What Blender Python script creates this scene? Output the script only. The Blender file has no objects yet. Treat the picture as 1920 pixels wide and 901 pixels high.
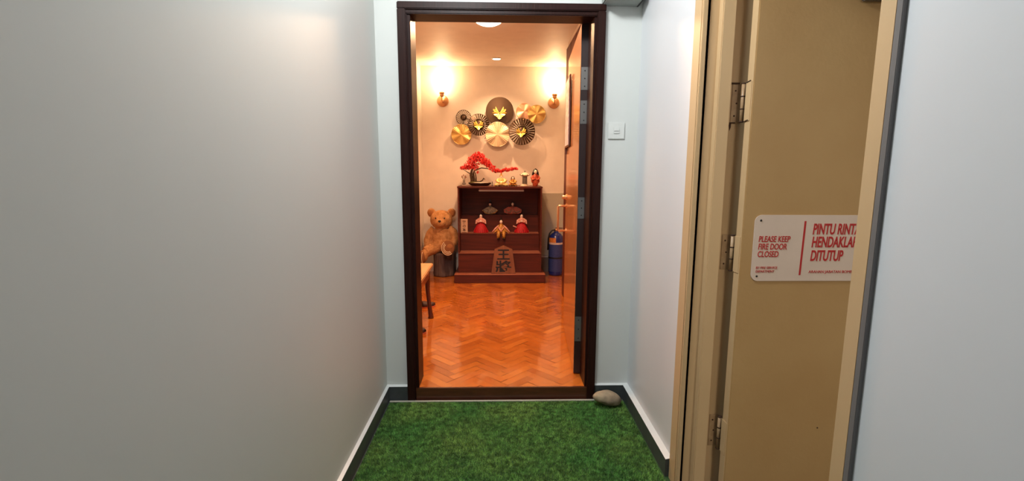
import bpy, bmesh, math, random
from mathutils import Vector, Matrix, noise
random.seed(7)
PI = math.pi
scene = bpy.context.scene
C = scene.collection

# ---------------------------------------------------------------- camera
cd = bpy.data.cameras.new('camera'); cam = bpy.data.objects.new('camera', cd); C.objects.link(cam)
pit, yaw, roll = .1466, .027, .0046
fw = Vector((math.sin(yaw)*math.cos(pit), math.cos(yaw)*math.cos(pit), -math.sin(pit)))
rt = Vector((math.cos(yaw), -math.sin(yaw), 0)); up = rt.cross(fw)
r2 = rt*math.cos(roll)+up*math.sin(roll); u2 = r2.cross(fw)
cam.matrix_world = Matrix(((r2.x, u2.x, -fw.x, 0), (r2.y, u2.y, -fw.y, 0), (r2.z, u2.z, -fw.z, 1.305), (0, 0, 0, 1)))
cd.sensor_width = 36; cd.lens = 36*898/1920; cd.clip_start = .05; cd.clip_end = 60
scene.camera = cam

# ---------------------------------------------------------------- world, lights, exposure
w = bpy.data.worlds.new('world'); scene.world = w; w.use_nodes = True
w.node_tree.nodes['Background'].inputs[0].default_value = (.86, .92, 1, 1)
w.node_tree.nodes['Background'].inputs[1].default_value = .5
scene.view_settings.view_transform = 'Standard'; scene.view_settings.look = 'None'
scene.view_settings.gamma = 1; scene.view_settings.exposure = 0
scene.view_settings.use_curve_mapping = False

def light(name, kind, loc, power, col, size=.1, rot=(0, 0, 0), sy=None, spot=None, blend=.5):
    l = bpy.data.lights.new(name, kind); l.energy = power; l.color = col
    if kind == 'AREA':
        l.size = size
        if sy: l.shape = 'RECTANGLE'; l.size_y = sy
    else: l.shadow_soft_size = size
    if kind == 'SPOT': l.spot_size = spot; l.spot_blend = blend
    o = bpy.data.objects.new(name, l); o.location = loc; o.rotation_euler = rot; C.objects.link(o); return o
WARM = (1, .56, .29)
light('corridor_lamp', 'AREA', (-.24, 1.38, 2.68), 55, (.94, .985, 1.0), .4, sy=.5, rot=(.5, -.5, 0))
light('rear_corridor_fill', 'AREA', (0, -1.6, 2.66), 4, (.93, .97, 1.0), .3, sy=.6)  # unseen fill behind the camera, added to lift the corridor brightness
light('stairwell_fill', 'AREA', (1.35, -.7, 2.2), 35, (1, .93, .78), .3, sy=.5)  # unseen fill added to brighten the fire door face
light('ceiling_light_glow', 'AREA', (-.085, 3.99, 2.425), 33, WARM, .18)
light('downlight_beam', 'SPOT', (-.03, 5.36, 2.462), 100, WARM, .025, spot=1.95, blend=1)
light('room_area_light', 'AREA', (-.3, 3.0, 2.46), 13, WARM, .25)  # unseen warm area light under the room ceiling, no fixture modelled

# ---------------------------------------------------------------- materials
def s2l(c):
    return tuple((v/12.92 if v <= .04045 else ((v+.055)/1.055)**2.4) for v in [x/255 for x in c])+(1,)
MC = {}
def mat(name, rgb, rough=.5, metal=0, var=0, vscale=8, bump=0, bscale=40, rgb2=None, emit=None, es=0, coat=0, stretch=None, trans=0, spec=.5):
    if name in MC: return MC[name]
    m = bpy.data.materials.new(name); m.use_nodes = True; nt = m.node_tree; N = nt.nodes; L = nt.links
    b = N['Principled BSDF']; c = s2l(rgb)
    b.inputs['Base Color'].default_value = c; b.inputs['Roughness'].default_value = rough; b.inputs['Metallic'].default_value = metal
    b.inputs['Coat Weight'].default_value = coat; b.inputs['Coat Roughness'].default_value = .08
    b.inputs['Transmission Weight'].default_value = trans; b.inputs['Specular IOR Level'].default_value = spec
    tc = N.new('ShaderNodeTexCoord'); mp = N.new('ShaderNodeMapping'); L.new(tc.outputs['Object'], mp.inputs[0])
    if stretch: mp.inputs['Scale'].default_value = stretch
    nz = N.new('ShaderNodeTexNoise'); nz.inputs['Scale'].default_value = vscale; nz.inputs['Detail'].default_value = 4
    L.new(mp.outputs[0], nz.inputs['Vector'])
    mx = N.new('ShaderNodeMix'); mx.data_type = 'RGBA'
    c2 = s2l(rgb2) if rgb2 else tuple(max(0, x*(1-(var or .06))) for x in c[:3])+(1,)
    mx.inputs['A'].default_value = c; mx.inputs['B'].default_value = c2
    rp = N.new('ShaderNodeMapRange'); rp.inputs['From Min'].default_value = .35; rp.inputs['From Max'].default_value = .65
    L.new(nz.outputs[0], rp.inputs[0]); L.new(rp.outputs[0], mx.inputs['Factor']); L.new(mx.outputs['Result'], b.inputs['Base Color'])
    if bump:
        n2 = N.new('ShaderNodeTexNoise'); n2.inputs['Scale'].default_value = bscale; L.new(mp.outputs[0], n2.inputs['Vector'])
        bp = N.new('ShaderNodeBump'); bp.inputs['Strength'].default_value = bump; bp.inputs['Distance'].default_value = .01
        L.new(n2.outputs[0], bp.inputs['Height']); L.new(bp.outputs[0], b.inputs['Normal'])
    if emit:
        b.inputs['Emission Color'].default_value = emit+(1,); b.inputs['Emission Strength'].default_value = es
    MC[name] = m; return m

M_wall = mat('corridor_paint', (207, 209, 205), .5, bump=.06, bscale=5, var=.02, vscale=2)
M_wallr = mat('corridor_wall_paint', (214, 216, 219), .38, bump=.06, bscale=5, var=.02, vscale=2)
M_ceil = mat('corridor_ceiling_paint', (220, 222, 220), .7)
M_room = mat('room_paint', (226, 214, 202), .55, bump=.03, bscale=60)
M_dado = mat('dado_paint', (176, 168, 152), .5)
M_rskirt = mat('room_skirting_tile', (120, 110, 100), .3)
M_rskcap = mat('room_skirting_cap', (205, 195, 185), .4)
M_skirt = mat('skirting_tile', (72, 76, 76), .35, var=.2, vscale=20, bump=.1, bscale=12)
M_skcap = mat('skirting_cap', (225, 228, 226), .3)
M_frame = mat('dark_varnished_frame', (44, 21, 16), .4, var=.3, vscale=10, coat=.0, spec=.14, stretch=(8, 8, .6), bump=.05, bscale=20)
M_thresh = mat('threshold_wood', (84, 44, 28), .3, var=.3, stretch=(1, 6, 6), coat=.3)
M_leaf = mat('door_leaf_varnish', (198, 134, 80), .25, rgb2=(178, 108, 60), vscale=5, stretch=(6, 6, .5), coat=.5)
M_leafedge = mat('door_leaf_edge', (46, 26, 22), .4)
M_cream = mat('cream_gloss_paint', (200, 168, 126), .42, var=.05, vscale=3, bump=.04, bscale=12)
M_door = mat('fire_door_paint', (180, 146, 98), .42, rgb2=(172, 136, 88), vscale=2.5, bump=.05, bscale=70)
M_mattgrey = mat('matt_grey', (112, 108, 106), .7, var=.06, vscale=3)  # plain grey for the frame edge strip and the switch marking
M_rust = mat('rust_stain', (70, 42, 24), .8, var=.4, vscale=80)
M_hinge = mat('painted_hinge', (182, 152, 116), .4, rgb2=(160, 128, 94), vscale=25)
M_steel = mat('dull_steel', (130, 126, 122), .4, metal=.7)
M_alu = mat('brushed_strip', (214, 208, 192), .4, metal=.2)
M_sign = mat('sign_plastic', (212, 192, 178), .45)
M_red = mat('sign_red', (176, 26, 30), .5)
M_dark = mat('black_paint', (22, 18, 16), .5)
M_white = mat('white_plastic', (214, 216, 212), .3)
M_grey = mat('grey_box', (150, 154, 150), .5, bump=.1, bscale=60)
M_mahog = mat('mahogany_lacquer', (92, 40, 28), .4, rgb2=(76, 34, 24), vscale=6, stretch=(.6, 8, 8), spec=.25)
M_treadsheen = mat('tread_painted_sheen', (178, 112, 86), .35, rgb2=(160, 92, 66), vscale=5)  # lighter brown stands in for the gloss highlight on the cabinet treads
M_brass = mat('brass', (222, 170, 122), .32, metal=.8)
M_gold = mat('gold_metal', (216, 182, 112), .42, metal=.6, bump=.0)
M_bronze = mat('bronze_metal', (78, 60, 44), .36, metal=.6)
M_creamgold = mat('champagne_metal', (222, 204, 170), .45, metal=.45)
M_leafy = mat('pale_gold_leaf', (240, 214, 120), .35, metal=.2)
M_rose = mat('rose_gold_metal', (236, 190, 156), .42, metal=.5)
M_bear = mat('bear_fur', (204, 152, 102), .95, rgb2=(176, 124, 78), vscale=30, bump=.9, bscale=160, spec=.1)
M_bearD = mat('bear_fur_dark', (172, 116, 72), .95, vscale=30, bump=.9, bscale=160, spec=.1)
M_bearP = mat('bear_pad_brown', (134, 84, 48), .9)
M_bearS = mat('bear_pad_stripe', (235, 214, 176), .9)
M_stump = mat('dark_stump_wood', (112, 96, 90), .6, rgb2=(62, 46, 46), vscale=7, stretch=(3, 3, .5), bump=.5, bscale=15)
M_blue = mat('blue_enamel', (24, 42, 118), .25, coat=.4, rgb2=(20, 36, 100), vscale=8)
M_bluel = mat('blue_label', (56, 68, 122), .5, rgb2=(36, 48, 102), vscale=60, stretch=(1, 1, 4))
M_orangel = mat('orange_label', (214, 130, 52), .5, rgb2=(180, 100, 40), vscale=50)
M_silverl = mat('silver_label', (200, 180, 170), .4)
M_rubber = mat('black_rubber', (24, 22, 22), .5)
M_benchtop = mat('bench_top_wood', (226, 180, 128), .35, rgb2=(206, 156, 104), vscale=4, stretch=(8, .8, 8), coat=.2)
M_benchleg = mat('bench_leg_wood', (96, 46, 30), .3, coat=.3)
M_slip = mat('slipper_upper', (60, 30, 26), .6)
M_sliprim = mat('slipper_sole', (214, 110, 70), .5)
M_leafred = mat('red_foliage', (246, 58, 52), .6, rgb2=(190, 20, 26), vscale=60)
M_leafpink = mat('pink_foliage', (244, 96, 92), .6)
M_bark = mat('bonsai_bark', (66, 44, 24), .8, bump=.6, bscale=90)
M_moss = mat('moss', (92, 84, 36), .9, bump=.6, bscale=120)
M_pot = mat('dark_glazed_tray', (44, 24, 18), .25)
M_sand = mat('white_sand', (232, 222, 206), .9, bump=.3, bscale=200)
M_stoneL = mat('lantern_stone', (226, 206, 180), .8, bump=.3, bscale=120)
M_stoneG = mat('lantern_pillar', (126, 116, 106), .8, bump=.4, bscale=120)
M_rock = mat('rock', (176, 158, 130), .85, rgb2=(128, 112, 92), vscale=14, bump=.7, bscale=25)
M_skin = mat('doll_face', (250, 232, 216), .4)
M_hair = mat('doll_hair', (22, 12, 14), .35)
M_kred = mat('red_kimono', (206, 22, 30), .6, rgb2=(160, 12, 22), vscale=40, stretch=(3, 3, .5))
M_kpink = mat('pale_pink_robe', (240, 190, 170), .6, rgb2=(220, 130, 110), vscale=50)
M_kgold = mat('gold_brocade', (226, 168, 76), .45, rgb2=(150, 92, 34), vscale=60, metal=.2)
M_kgrey = mat('grey_silver_brocade', (170, 160, 132), .5, rgb2=(104, 92, 78), vscale=60)
M_kdull = mat('dull_red_brocade', (184, 74, 58), .5, rgb2=(116, 86, 66), vscale=60)
M_porc = mat('cream_porcelain', (250, 226, 160), .25, rgb2=(226, 180, 96), vscale=70)
M_kimono = mat('rust_floral_kimono', (206, 96, 60), .4, rgb2=(150, 44, 30), vscale=60)
M_shogi = mat('shogi_wood', (140, 86, 52), .4, rgb2=(120, 70, 42), vscale=4, stretch=(6, 6, 1))
M_card = mat('plaque_wood', (220, 176, 140), .6)
M_glassv = mat('clear_glass', (240, 236, 230), .05, trans=.85)
M_petal = mat('dried_petals', (170, 120, 100), .7)
M_led = mat('silver_bar', (150, 130, 122), .35, metal=.4)
M_glow = mat('sconce_glass', (255, 240, 210), .3, emit=(1, .80, .46), es=16)
M_cglow = mat('ceiling_lamp_glass', (255, 245, 230), .3, emit=(1, .88, .66), es=9)
M_poster = mat('poster_print', (246, 240, 246), .3, rgb2=(170, 150, 156), vscale=30)
M_brownw = mat('brown_wood_edge', (96, 52, 30), .4)
M_backing = mat('turf_backing', (48, 84, 42), .95, var=.3, vscale=40)

# turf blades: patchy green fibre
def turf_mat():
    m = mat('turf_fibre', (84, 136, 66), .7, rgb2=(118, 150, 74), vscale=3.2, spec=.2)
    nt = m.node_tree; N = nt.nodes; L = nt.links; b = N['Principled BSDF']
    tc = N.new('ShaderNodeTexCoord'); nz = N.new('ShaderNodeTexNoise'); nz.inputs['Scale'].default_value = 38; nz.inputs['Detail'].default_value = 6
    L.new(tc.outputs['Object'], nz.inputs['Vector'])
    src = b.inputs['Base Color'].links[0].from_socket
    mr = N.new('ShaderNodeMapRange'); mr.inputs['From Min'].default_value = .35; mr.inputs['From Max'].default_value = .65; mr.inputs['To Min'].default_value = .55; mr.inputs['To Max'].default_value = 1.7
    L.new(nz.outputs[0], mr.inputs[0])
    vm = N.new('ShaderNodeVectorMath'); vm.operation = 'SCALE'; L.new(src, vm.inputs[0]); L.new(mr.outputs[0], vm.inputs['Scale'])
    L.new(vm.outputs[0], b.inputs['Base Color'])
    return m
M_turf = turf_mat()
# parquet: each block carries its own tone, plus a stretched grain
def parquet_mat():
    m = bpy.data.materials.new('parquet'); m.use_nodes = True; N = m.node_tree.nodes; L = m.node_tree.links; b = N['Principled BSDF']
    at = N.new('ShaderNodeAttribute'); at.attribute_name = 'tone'
    rp = N.new('ShaderNodeValToRGB'); e = rp.color_ramp.elements
    e[0].color = s2l((152, 74, 18)); e[1].color = s2l((216, 130, 50)); e.new(.5).color = s2l((190, 102, 32))
    L.new(at.outputs['Fac'], rp.inputs[0])
    tc = N.new('ShaderNodeTexCoord'); nz = N.new('ShaderNodeTexNoise'); nz.inputs['Scale'].default_value = 12; nz.inputs['Detail'].default_value = 8
    L.new(tc.outputs['Object'], nz.inputs['Vector'])
    mr = N.new('ShaderNodeMapRange'); mr.inputs['To Min'].default_value = .8; mr.inputs['To Max'].default_value = 1.2; L.new(nz.outputs[0], mr.inputs[0])
    vm = N.new('ShaderNodeVectorMath'); vm.operation = 'SCALE'; L.new(rp.outputs[0], vm.inputs[0]); L.new(mr.outputs[0], vm.inputs['Scale'])
    L.new(vm.outputs[0], b.inputs['Base Color']); b.inputs['Roughness'].default_value = .24; b.inputs['Coat Weight'].default_value = 1; b.inputs['Coat Roughness'].default_value = .07
    return m
M_parquet = parquet_mat()

# ---------------------------------------------------------------- mesh helpers
def T(loc=(0, 0, 0), rot=(0, 0, 0), sc=(1, 1, 1)):
    from mathutils import Euler
    return Matrix.Translation(loc) @ Euler(rot).to_matrix().to_4x4() @ Matrix.Diagonal((*sc, 1))
class MB:
    def __init__(s): s.bm = bmesh.new(); s.mats = []; s.sm = False
    def mi(s, m):
        if m not in s.mats: s.mats.append(m)
        return s.mats.index(m)
    def geo(s, vs, fs, m, smooth=False, M=None):
        i = s.mi(m); bv = [s.bm.verts.new(M @ Vector(v) if M else v) for v in vs]
        for f in fs:
            try: bf = s.bm.faces.new([bv[k] for k in f])
            except ValueError: continue
            bf.material_index = i; bf.smooth = smooth
        return bv
    def box(s, x0, x1, y0, y1, z0, z1, m, bev=0, M=None):
        vs = [(x, y, z) for x in (x0, x1) for y in (y0, y1) for z in (z0, z1)]
        fs = [(0, 1, 3, 2), (4, 6, 7, 5), (0, 4, 5, 1), (2, 3, 7, 6), (0, 2, 6, 4), (1, 5, 7, 3)]
        bv = s.geo(vs, fs, m, False, M)
        if bev:
            es = {e for v in bv for e in v.link_edges}
            r = bmesh.ops.bevel(s.bm, geom=list(es), offset=bev, segments=2, affect='EDGES', clamp_overlap=True)
            for f in r['faces']: f.material_index = s.mi(m)
        return s
    def prism(s, pts, h0, h1, m, M=None, smooth=False):          # outline in xy, extruded z h0..h1
        n = len(pts); vs = [(x, y, h0) for x, y in pts]+[(x, y, h1) for x, y in pts]
        fs = [tuple(range(n))[::-1], tuple(range(n, 2*n))]+[(i, (i+1) % n, n+(i+1) % n, n+i) for i in range(n)]
        s.geo(vs, fs, m, False, M); return s
    def lathe(s, prof, m, n=24, M=None, smooth=True, a0=0, a1=2*PI, capped=True):
        full = abs(a1-a0-2*PI) < 1e-6; k = n if full else n+1; vs = []
        for r, z in prof:
            for i in range(k):
                a = a0+(a1-a0)*i/n; vs.append((max(r, 1e-5)*math.cos(a), max(r, 1e-5)*math.sin(a), z))
        fs = []
        for j in range(len(prof)-1):
            for i in range(n):
                i2 = (i+1) % k; fs.append((j*k+i, j*k+i2, (j+1)*k+i2, (j+1)*k+i))
        if full and capped:
            fs.append(tuple(range(k))[::-1]); fs.append(tuple(range((len(prof)-1)*k, len(prof)*k)))
        s.geo(vs, fs, m, smooth, M); return s
    def ell(s, loc, rad, m, n=16, rot=(0, 0, 0), M=None):
        pr = [(math.sin(PI*j/(n//2+2)), -math.cos(PI*j/(n//2+2))) for j in range(n//2+3)]
        A = T(loc, rot, rad); return s.lathe(pr, m, n, (M @ A) if M else A, True)
    def tube(s, pts, rad, m, n=8, M=None, cap=True):
        pts = [Vector(p) for p in pts]; rs = rad if isinstance(rad, (list, tuple)) else [rad]*len(pts); vs = []; u = None
        for i, p in enumerate(pts):
            t = (pts[min(i+1, len(pts)-1)]-pts[max(i-1, 0)]).normalized()
            if u is None: u = t.orthogonal().normalized()
            else: u = (u-t*u.dot(t)).normalized()
            v = t.cross(u)
            for k in range(n):
                a = 2*PI*k/n; vs.append(p+(u*math.cos(a)+v*math.sin(a))*rs[i])
        fs = [(j*n+i, j*n+(i+1) % n, (j+1)*n+(i+1) % n, (j+1)*n+i) for j in range(len(pts)-1) for i in range(n)]
        if cap: fs += [tuple(range(n))[::-1], tuple(range((len(pts)-1)*n, len(pts)*n))]
        s.geo(vs, fs, m, True, M); return s
    def build(s, name, parent=None, loc=(0, 0, 0), rot=(0, 0, 0), label=None, cat=None, kind=None, group=None):
        bmesh.ops.recalc_face_normals(s.bm, faces=s.bm.faces)
        me = bpy.data.meshes.new(name); s.bm.to_mesh(me); s.bm.free()
        for m in s.mats: me.materials.append(m)
        o = bpy.data.objects.new(name, me); C.objects.link(o); o.location = loc; o.rotation_euler = rot; o.parent = parent
        if label: o['label'] = label
        if cat: o['category'] = cat
        if kind: o['kind'] = kind
        if group: o['group'] = group
        return o
def empty(name, loc, label=None, cat=None, rot=(0, 0, 0), kind=None, group=None):
    o = bpy.data.objects.new(name, None); o.empty_display_size = .1; C.objects.link(o); o.location = loc; o.rotation_euler = rot
    if label: o['label'] = label
    if cat: o['category'] = cat
    if kind: o['kind'] = kind
    if group: o['group'] = group
    return o
def text(name, body, parent, loc, size, m, rot=(PI/2, 0, 0), sx=1, depth=.0006, shear=0, bold=0, align='LEFT'):
    cu = bpy.data.curves.new(name, 'FONT'); cu.body = body; cu.size = size; cu.extrude = depth; cu.shear = shear; cu.offset = bold; cu.align_x = align
    t = bpy.data.objects.new(name, cu); C.objects.link(t)
    bpy.context.view_layer.update()
    me = bpy.data.meshes.new_from_object(t.evaluated_get(bpy.context.evaluated_depsgraph_get()))
    C.objects.unlink(t); bpy.data.objects.remove(t)
    me.materials.clear(); me.materials.append(m)
    o = bpy.data.objects.new(name, me); C.objects.link(o); o.location = loc; o.rotation_euler = rot; o.scale = (sx, 1, 1); o.parent = parent
    return o
S = 'structure'
F = .075                                                      # room floor height above the corridor floor
XL, XR = -.638, .739

# ---------------------------------------------------------------- corridor shell
MB().box(-1.4, 3.0, -3, 2.6, -.12, 0, M_skirt).build('floor', kind=S)
MB().box(-1.4, .95, -3, 2.6, 2.7, 2.8, M_ceil).build('ceiling', kind=S)
MB().box(XL-.15, XL, -3, 2.6, 0, 2.7, M_wall).build('wall_left', kind=S)
b = MB(); b.box(XR, .93, 1.865, 2.6, 0, 2.7, M_wallr); b.box(XR, .93, -3, .925, 0, 2.7, M_wallr); b.box(XR, .93, .925, 1.865, 2.16, 2.7, M_wallr); b.build('wall_right', kind=S)
b = MB(); b.box(-1.4, -.49, 2.6, 2.75, 0, 2.8, M_wall); b.box(.525, 3.0, 2.6, 2.75, 0, 2.8, M_wall); b.box(-.49, .525, 2.6, 2.75, 2.12, 2.8, M_wall); b.build('wall_end', kind=S)
def skirt(name, pts, h=.085, d=.018, side=1):
    # pts: two xy points along the wall foot, side the direction (left normal) it projects to
    (x0, y0), (x1, y1) = pts; n = Vector((-(y1-y0), x1-x0)).normalized()*side; b = MB()
    a0, a1 = Vector((x0, y0)), Vector((x1, y1)); p0, p1 = a0+n*d, a1+n*d
    vs = [(*a0, 0), (*a1, 0), (*p0, 0), (*p1, 0), (*p0, h), (*p1, h), (*a0, h+.006), (*a1, h+.006)]
    b.geo(vs, [(2, 3, 5, 4), (0, 1, 3, 2), (0, 2, 4, 6), (1, 7, 5, 3)], M_skirt)
    b.geo(vs, [(4, 5, 7, 6)], M_skcap); return b.build(name, kind=S)
skirt('baseboard_left', ((XL, 2.6), (XL, -3)), side=1, d=.015)
skirt('baseboard_right', ((XR, 1.87), (XR, 2.6)), side=1, d=.028)
skirt('baseboard_right', ((XR, -3), (XR, .90)), side=1, d=.03)
skirt('baseboard_end', ((-.517, 2.6), (XL, 2.6)), side=1, d=.018)
skirt('baseboard_end', ((XR, 2.6), (.545, 2.6)), side=1, d=.018)

# ---------------------------------------------------------------- the stairwell behind the fire door
b = MB(); b.box(2.6, 2.7, -3, 2.6, 0, 2.7, M_room); b.box(.93, 2.7, -3.1, -3, 0, 2.7, M_room); b.build('wall_stairwell', kind=S)
MB().box(.95, 2.7, -3, 2.6, 2.7, 2.8, M_ceil).build('ceiling_stairwell', kind=S)

# ---------------------------------------------------------------- entrance door frame, threshold
b = MB()
for s, xo, xi in ((1, -.517, -.455), (-1, .545, .490)):
    lo, hi = min(xo, xo+s*.043), max(xo, xo+s*.043)
    b.box(lo, hi, 2.565, 2.602, 0, 2.1055, M_frame, .004)
    b.box(min(xo+s*.036, xi-s*.016), max(xo+s*.036, xi-s*.016), 2.578, 2.70, 0, 2.11, M_frame, .004)
    b.box(min(xo+s*.022, xi), max(xo+s*.022, xi), 2.590, 2.752, 0, 2.10, M_frame, .003)
b.box(-.517, .545, 2.565, 2.602, 2.105, 2.14, M_frame, .004)
b.box(-.49, .52, 2.578, 2.70, 2.084, 2.115, M_frame, .004)
b.box(-.49, .525, 2.605, 2.752, 2.094, 2.12, M_frame, .003)
b.build('trim_1', kind=S)
b = MB(); b.box(-.516, .544, 2.582, 2.60, 0, F, M_thresh, .003); b.build('trim_2', kind=S)
b = MB(); b.box(-.617, .545, 2.553, 2.5645, 0.004, .012, M_alu, .002); b.build('trim_3', kind=S)

# ---------------------------------------------------------------- room shell
RB = 5.75; RC = 2.48; RL = -.904
MB().box(RL-.1, 2.0, 2.75, RB+.1, RC, RC+.1, M_room).build('ceiling_room', kind=S)
MB().box(RL-.1, RL, 2.75, RB+.1, F, RC, M_room).build('wall_room_left', kind=S)
MB().box(RL, 2.0, RB, RB+.1, F, RC, M_room).build('wall_room_back', kind=S)
b = MB(); b.box(.645, 1.95, 2.75, 4.68, F, RC, M_room); b.box(1.3, 1.4, 4.68, RB, F, RC, M_room); b.build('wall_room_right', kind=S)
b = MB(); b.box(.46, 1.3, RB-.014, RB, F+.2, 1.03, M_dado); b.build('trim_4', kind=S)
b = MB(); b.box(.46, 1.3, RB-.026, RB, F, .255, M_rskirt); b.box(.46, 1.3, RB-.03, RB, .255, .272, M_rskcap); b.build('baseboard_room', kind=S)
b = MB()
for k in range(6): b.box(.625, .646, 2.95+k*.285, 2.95+k*.285+.275, F, 2.415, M_mahog, .003)
b.build('trim_5', kind=S)
b = MB(); b.box(RL, RL+.012, 5.33, 5.40, F, 2.40, M_leaf, .003); b.build('trim_6', kind=S)
b = MB(); b.box(RL, RL+.015, 4.0, 5.72, F, .17, M_rskirt, .003); b.build('baseboard_room_left', kind=S)

# parquet laid herringbone
def parquet():
    W, Ln = .056, .224; c = math.cos(PI/4); vs = []; fs = []; tone = []
    X0, X1, Y0, Y1 = RL, 1.3, 2.5985, RB
    MB().box(RL, 2.0, 2.5985, RB+.1, -.1, F-.004, M_thresh).build('subfloor', kind=S)
    for k in range(-90, 90):
        for m in range(-14, 14):
            bx, by = k*W+m*Ln, k*W-m*Ln
            for (x0, y0, x1, y1) in ((bx, by, bx+Ln, by+W), (bx+Ln, by+W-Ln, bx+Ln+W, by+W)):
                g = .0006; q = []
                for x, y in ((x0+g, y0+g), (x1-g, y0+g), (x1-g, y1-g), (x0+g, y1-g)):
                    q.append([(x-y)*c+.05, (x+y)*c+4.2])
                cx = sum(p[0] for p in q)/4; cy = sum(p[1] for p in q)/4
                if not (X0-.2 < cx < X1+.2 and Y0-.2 < cy < Y1+.2): continue
                tx, ty = random.gauss(0, .005), random.gauss(0, .005); n = len(vs)
                for p in q: vs.append((p[0], p[1], F-.0008+(p[0]-cx)*tx+(p[1]-cy)*ty))
                fs.append((n, n+1, n+2, n+3)); h = (x1-x0) > (y1-y0)
                tone.append(min(1, max(0, random.gauss(.54 if h else .43, .12))))
    bm = bmesh.new(); lay = bm.faces.layers.float.new('tone')
    bv = [bm.verts.new(v) for v in vs]
    for f, t in zip(fs, tone): bm.faces.new([bv[i] for i in f])[lay] = t
    for co, no in (((X0, 0, 0), (-1, 0, 0)), ((X1, 0, 0), (1, 0, 0)), ((0, Y0, 0), (0, -1, 0)), ((0, Y1, 0), (0, 1, 0))):
        bmesh.ops.bisect_plane(bm, geom=bm.verts[:]+bm.edges[:]+bm.faces[:], plane_co=co, plane_no=no, clear_outer=True)
    me = bpy.data.meshes.new('floor_room'); bm.to_mesh(me); bm.free(); me.materials.append(M_parquet)
    o = bpy.data.objects.new('floor_room', me); C.objects.link(o); o['kind'] = S
parquet()

# ---------------------------------------------------------------- entrance door leaf, open into the room
door = empty('door_1', (.452, 2.764, F), rot=(0, 0, -math.atan2(.056, .892)), kind=S)
b = MB(); b.box(0, .046, 0, .892, .006, 2.025, M_leaf, .002); leaf = b.build('door_leaf', door)
b = MB(); b.box(.0015, .0455, -.0025, .0, .008, 2.023, M_leafedge); b.build('leaf_edge', leaf, label='dark painted hinge edge of the door')
for z0, z1 in ((1.672, 1.795), (1.487, 1.615), (.951, 1.074), (.209, .362)):
    b = MB(); b.box(.004, .044, -.006, -.0025, z0, z1, M_steel, .001)
    for z in (z0+.02, (z0+z1)/2, z1-.02): b.lathe([(.0035, 0), (.0035, .0015)], M_dark, 8, T((.024, -.006, z), (PI/2, 0, 0)))
    b.tube([(.049, -.008, z0), (.049, -.008, z1)], .005, M_steel); b.build('hinge', door, label='grey steel hinge')
b = MB(); b.tube([(0, .80, .965), (-.055, .80, .965), (-.062, .80, .958), (-.062, .80, .785), (-.055, .80, .778), (0, .80, .778)], .008, M_brass)
for z in (.965, .778): b.lathe([(.018, 0), (.018, .004), (.01, .008)], M_brass, 16, T((0, .80, z), (0, -PI/2, 0)))
b.build('pull_handle', door, label='brass pull handle')
b = MB(); b.lathe([(.022, 0), (.022, .006), (.014, .01), (.014, .03), (.011, .034)], M_brass, 20, T((0, .80, 1.03), (0, -PI/2, 0))); b.build('lock_cylinder', door, label='round brass lock cylinder')
b = MB(); b.box(-.016, -.0005, .855, .89, 1.345, 1.62, M_brownw, .003); b.build('edge_plate', door, label='dark brown plate at the free edge')
# framed notice on the leaf
pw = empty('framed_notice', (.4865, 3.312, F+1.39), 'narrow white printed notice in a brown frame hung on the open wooden door', 'framed notice', rot=(0, 0, -math.atan2(.056, .892)))
b = MB(); b.box(-.016, -.006, 0, .31, 0, .475, M_brownw, .002)
b.build('frame', pw)
b = MB(); b.box(-.018, -.0155, .014, .30, .012, .463, M_poster); b.build('print', pw)

# ---------------------------------------------------------------- fire door frame and fire door
b = MB()
b.box(.726, .76, 1.80, 1.868, 0, 2.2, M_cream, .003)               # architrave
b.box(.7275, .745, 1.789, 1.7985, 0, 2.2, M_cream, .002)
b.box(.745, .80, 1.80, 1.87, 0, 2.2, M_cream, .002)
b.box(.79, .838, 1.768, 1.87, 0, 2.2, M_cream, .003)               # stop
b.box(.838, .93, 1.80, 1.87, 0, 2.2, M_cream, .002)
b.box(.732, .93, .918, .935, 0, 2.2, M_cream, .002)
b.box(.7305, .80, .915, .955, 0, 2.2, M_cream, .001)
b.box(.742, .93, .91, 1.86, 2.14, 2.2, M_cream, .003)
b.build('trim_7', kind=S)
b = MB(); b.box(.730, .748, .900, .9148, 0, 2.2, M_mattgrey, .001); b.build('trim_8', kind=S)
fd = empty('door_2', (.893, 1.785, .01), kind=S)
b = MB(); b.box(0, .90, -.065, -.02, 0, 2.1, M_door, .002); fl = b.build('door_leaf', fd)
b = MB(); b.box(-.0018, .0, -.062, -.023, .002, 2.098, M_cream); b.build('leaf_edge', fl, label='door edge in paler cream, its brighter lit look painted in')  # paler sheet puts the corridor light into the edge colour
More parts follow.
